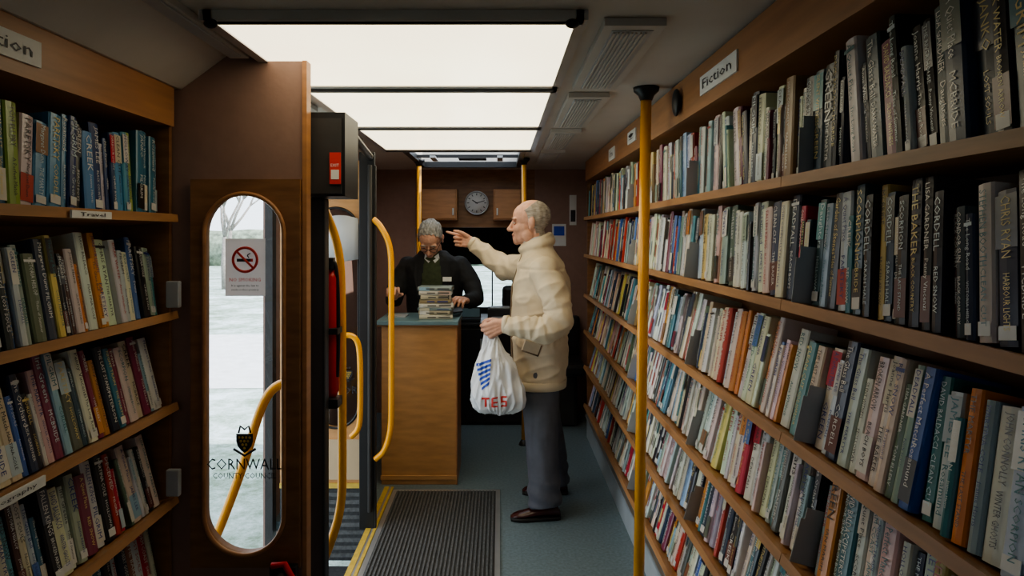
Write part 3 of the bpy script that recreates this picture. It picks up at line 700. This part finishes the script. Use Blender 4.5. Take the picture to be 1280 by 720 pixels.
# ---- plastic carrier bag
bg=MB(); bx,by=-.045,3.605
rg=[]
for z,cx,rx,ry in ((1.035,-.05,.014,.012),(1.0,-.045,.022,.02),(.965,-.04,.040,.03),(.92,-.034,.068,.045),(.87,-.028,.092,.06),(.80,-.018,.120,.072),(.73,-.012,.137,.078),(.67,-.008,.142,.076),(.63,-.010,.128,.065),(.605,-.016,.090,.045),(.60,-.02,.03,.02)):
    rg.append(ering(cx,by,z,rx,ry,n=48,p=.9))
bg.loft(rg)
def dbg(p,n):
    a=math.atan2(p.y-by,p.x+.02); k=max(0,min(1,(p.z-.62)/.35))
    r=.016*(1-abs(noise.noise(V((a*3,p.z*7,1)))))**3-.007+.010*noise.noise(V((p.x*14,p.y*14,p.z*11)))
    return r+.005*k*math.sin(a*9+p.z*8)
vs,fs=fuse(bg,.0055,2,dbg)
bag=MB(); bag.add(vs,fs,BAGM,True)
bag.tube(chaikin([(-.09,3.60,.93),(-.075,3.605,1.02),(-.065,3.605,1.052),(-.05,3.605,1.052),(-.02,3.605,1.0),(.02,3.60,.92)]),.010,BAGM,n=10,flat=.5)
def surfy(x,z):
    best=None
    for p in vs:
        if p.y<by:
            dd=(p.x-x)**2+(p.z-z)**2
            if best is None or dd<best[0]: best=(dd,p.y)
    return best[1]
def stripe(x0,z0,x1,z1,wd,m,n=14):
    L=[];R=[]
    for i in range(n+1):
        t=i/n; x=x0+(x1-x0)*t; z=z0+(z1-z0)*t
        L.append(V((x,surfy(x,z)-.0035,z+wd/2))); R.append(V((x,surfy(x,z-wd/2)-.0035,z-wd/2)))
    bag.add(L+R,[(i,i+1,n+1+i+1,n+1+i) for i in range(n)],m,True)
def vbar(x,z0,z1,wd,m,n=6):
    L=[V((x-wd/2,surfy(x-wd/2,z0+(z1-z0)*i/n)-.0035,z0+(z1-z0)*i/n)) for i in range(n+1)]
    R=[V((x+wd/2,surfy(x+wd/2,z0+(z1-z0)*i/n)-.0035,z0+(z1-z0)*i/n)) for i in range(n+1)]
    bag.add(L+R,[(i,i+1,n+1+i+1,n+1+i) for i in range(n)],m,True)
for i in range(6): stripe(-.125+.006*i,.855-.023*i,-.045-.002*i,.890-.023*i,.014,BLUE)
stripe(-.095,.690,-.055,.694,.010,SIGNRED,5); vbar(-.075,.645,.690,.010,SIGNRED)
vbar(-.04,.645,.695,.010,SIGNRED)
for zz in (.648,.671,.695): stripe(-.04,zz,-.012,zz+.003,.009,SIGNRED,5)
for a in (.652,.675,.699): stripe(.005,a,.035,a+.003,.009,SIGNRED,5)
vbar(.009,.675,.699,.009,SIGNRED); vbar(.031,.652,.675,.009,SIGNRED)
bag.build('plastic_carrier_bag')

# ---- librarian
lib=MB(); lx,ly=-.465,4.84
tr=MB()
tr.loft([ering(lx,ly+.02,z,rx,ry) for z,rx,ry in ((.98,.16,.12),(.86,.175,.13),(.76,.165,.12))])
for q in (-1,1):
    tr.tube([(lx+q*.09,ly+.02,.84),(lx+q*.10,ly+.02,.48),(lx+q*.11,ly+.04,.075)],[.095,.08,.075],n=20)
    shoe(lib,(lx+q*.11,ly+.12,0),(0,-1,0))
vs,fs=fuse(tr,.012,3); lib.add(vs,fs,TROU,True)
jk=MB()
T=[(.86,4.86,.19,.14),(1.0,4.85,.195,.145),(1.12,4.83,.20,.145),(1.24,4.80,.215,.14),(1.31,4.78,.215,.125),(1.36,4.765,.185,.11),(1.40,4.75,.12,.09),(1.43,4.74,.085,.075)]
jk.loft([ering(lx,cy,z,rx,ry) for z,cy,rx,ry in T])
A1=[(-.64,4.79,1.315),(-.71,4.77,1.20),(-.735,4.72,1.10),(-.72,4.62,1.10),(-.71,4.54,1.13)]
A2=[(-.285,4.79,1.315),(-.20,4.77,1.20),(-.170,4.72,1.10),(-.20,4.64,1.085),(-.235,4.57,1.10)]
for A in (A1,A2):
    jk.caps([V(p) for p in A[:-1]],[.075,.068,.062,.052],n=16); jk.tube([A[-2],A[-1]],[.052,.042],n=16)
vs,fs=fuse(jk,.008,3,lambda p,n:.006*noise.noise(V((p.x*14,p.y*14,p.z*14)))+.003*noise.noise(p*35))
fa=[];fb=[]
for f in fs:
    c=V((0,0,0))
    for i in f:c+=vs[i]
    c/=len(f)
    wv=.045+.05*max(0,min(1,(1.42-c.z)/.4))
    (fb if abs(c.x-lx)<wv and c.y<4.76 else fa).append(f)
lib.add(vs,fa,BLAZ,True); lib.add(vs,fb,SWEAT,True)
for q in (-1,1):
    P=[V((lx+q*.05,4.665,1.41)),V((lx+q*.11,4.67,1.36)),V((lx+q*.125,4.665,1.27)),V((lx+q*.10,4.665,1.12)),V((lx+q*.07,4.66,1.24))]
    lib.add(P+[p+V((0,.02,0)) for p in P],[(0,1,2,3,4),(9,8,7,6,5)]+[(i,(i+1)%5,5+(i+1)%5,5+i) for i in range(5)],BLAZ)
    P=[V((lx,4.66,1.375)),V((lx+q*.045,4.655,1.41)),V((lx+q*.052,4.66,1.375)),V((lx+q*.022,4.65,1.345))]
    lib.add(P+[p+V((0,.012,0)) for p in P],[(0,1,2,3),(7,6,5,4)]+[(i,(i+1)%4,4+(i+1)%4,4+i) for i in range(4)],SHIRT)
lib.box(lx+.075,lx+.135,4.645,4.655,1.22,1.25,WHITE)
head(lib,(-.475,4.65,1.51),(-.08,-1,-1.1),(0,-.95,1),HAIRG,'full',s=1.03,glasses=True)
hand(lib,(-.71,4.53,1.13),(.12,-.75,.55),(1,.1,0),(0,.4,1),[(25,35,25),(35,40,30),(45,45,30),(50,45,30)],thumb=(.8,.5,-.35),scale=1.05)
hand(lib,(-.237,4.56,1.10),(-.25,-.9,.15),(-1,.1,.3),(.2,.2,1),[(20,35,25),(25,40,30),(30,45,30),(35,45,30)],thumb=(.8,.5,-.35),scale=1.05)
lib.build('librarian')
m_=MB(); Mx=Matrix.Translation((-.285,4.43,1.065))@Matrix.Rotation(.5,4,'X')@Matrix.Rotation(.25,4,'Z'); m_.box(-.035,.035,-.055,.055,-.006,.006,BLK,M=Mx); m_.build('handheld_scanner',bevel=.003)

# ---------------------------------------------------------------- outside
gm=bpy.data.materials.new('frosty_ground'); gm.use_nodes=True; nt=gm.node_tree; b=nt.nodes['Principled BSDF']
tc=nt.nodes.new('ShaderNodeTexCoord'); n1=nt.nodes.new('ShaderNodeTexNoise'); n1.inputs['Scale'].default_value=.8; n1.inputs['Detail'].default_value=12; n1.inputs['Roughness'].default_value=.85
nt.links.new(tc.outputs['Object'],n1.inputs['Vector']); r=nt.nodes.new('ShaderNodeValToRGB')
r.color_ramp.elements[0].position=.38; r.color_ramp.elements[0].color=(.14,.20,.13,1); r.color_ramp.elements[1].position=.62; r.color_ramp.elements[1].color=(.62,.70,.76,1)
e=r.color_ramp.elements.new(.48); e.color=(.32,.40,.36,1)
nt.links.new(n1.outputs['Fac'],r.inputs['Fac']); nt.links.new(r.outputs['Color'],b.inputs['Base Color']); b.inputs['Roughness'].default_value=.9
g=MB(); g.box(-80,60,-40,90,-1.0,-.95,gm); g.build('ground')
PATH=mat('path_tarmac',(.66,.67,.70),.9,var=.1,scale=4)
g=MB(); g.add([V((-60,9,-.945)),V((-60,15,-.945)),V((50,19,-.945)),V((50,13,-.945))],[(0,3,2,1)],PATH); g.build('footpath')
BARK=mat('bark',(.26,.24,.22),.9,var=.3,scale=10)
def tree(name,x,y,h,seed):
    r=random.Random(seed); m=MB()
    def br(p,d,l,rad,k):
        q=p+d*l; m.tube([p,(p+q)/2+V((r.uniform(-1,1),r.uniform(-1,1),0))*l*.05,q],[rad,rad*.8,rad*.62],BARK,n=6)
        if k==0: return
        for _ in range(3 if k>1 else 4):
            nd=(d+V((r.uniform(-1,1),r.uniform(-1,1),r.uniform(-.3,.6)))*.75).normalized(); br(q,nd,l*r.uniform(.6,.8),rad*.55,k-1)
    br(V((x,y,-.96)),V((0,0,1)),h*.3,h*.018,4); m.build(name)
for i,(x,y,h) in enumerate(((-12.5,31,8),(-15,38,9),(-20,22,9),(-16,12,7),(-20,44,10),(-13.5,42,9),(-5,40,9))): tree('bare_tree' if i==0 else 'bare_tree.%03d'%i,x,y,h,i+3)
HED=mat('hedge_leaf',(.22,.26,.20),.9,var=.5,scale=3)
hd=MB(); rg=[]
for i in range(60):
    x=-60+i*1.9; a=noise.noise(V((i*.4,0,0)))
    rg.append([V((x,54+a,-.96)),V((x,53.6+a,.7+a)),V((x,54.5+a,1.8+a)),V((x,56+a,1.7+a)),V((x,57,-.96))])
hd.loft(rg,HED); hd.build('hedge')

# ---------------------------------------------------------------- light + camera
w=bpy.data.worlds.new('World'); scene.world=w; w.use_nodes=True; nt=w.node_tree; bgd=nt.nodes['Background']
sky=nt.nodes.new('ShaderNodeTexSky'); sky.sky_type='HOSEK_WILKIE'; sky.turbidity=3; sky.sun_direction=(.75,-.15,.6)
mx=nt.nodes.new('ShaderNodeMixRGB'); mx.inputs['Fac'].default_value=.8; mx.inputs[2].default_value=(.86,.93,1.0,1)
nt.links.new(sky.outputs[0],mx.inputs[1]); nt.links.new(mx.outputs[0],bgd.inputs['Color']); bgd.inputs['Strength'].default_value=2.8
su=bpy.data.lights.new('sun','SUN'); su.energy=6; su.angle=.01; su.color=(1,.93,.84)
so=bpy.data.objects.new('sun',su); scene.collection.objects.link(so)
so.rotation_euler=V((.75,-.15,.62)).to_track_quat('Z','Y').to_euler()
cam=bpy.data.cameras.new('camera'); cam.lens=24.0; cam.sensor_width=36; cam.shift_x=15/1280; cam.shift_y=-67/1280; cam.clip_start=.05; cam.clip_end=300
co=bpy.data.objects.new('camera',cam); scene.collection.objects.link(co); co.location=(0,0,1.54); co.rotation_euler=(math.pi/2,0,0); scene.camera=co
scene.view_settings.view_transform='AgX'
try: scene.view_settings.look='AgX - Medium High Contrast'
except Exception: pass
scene.view_settings.exposure=0.25
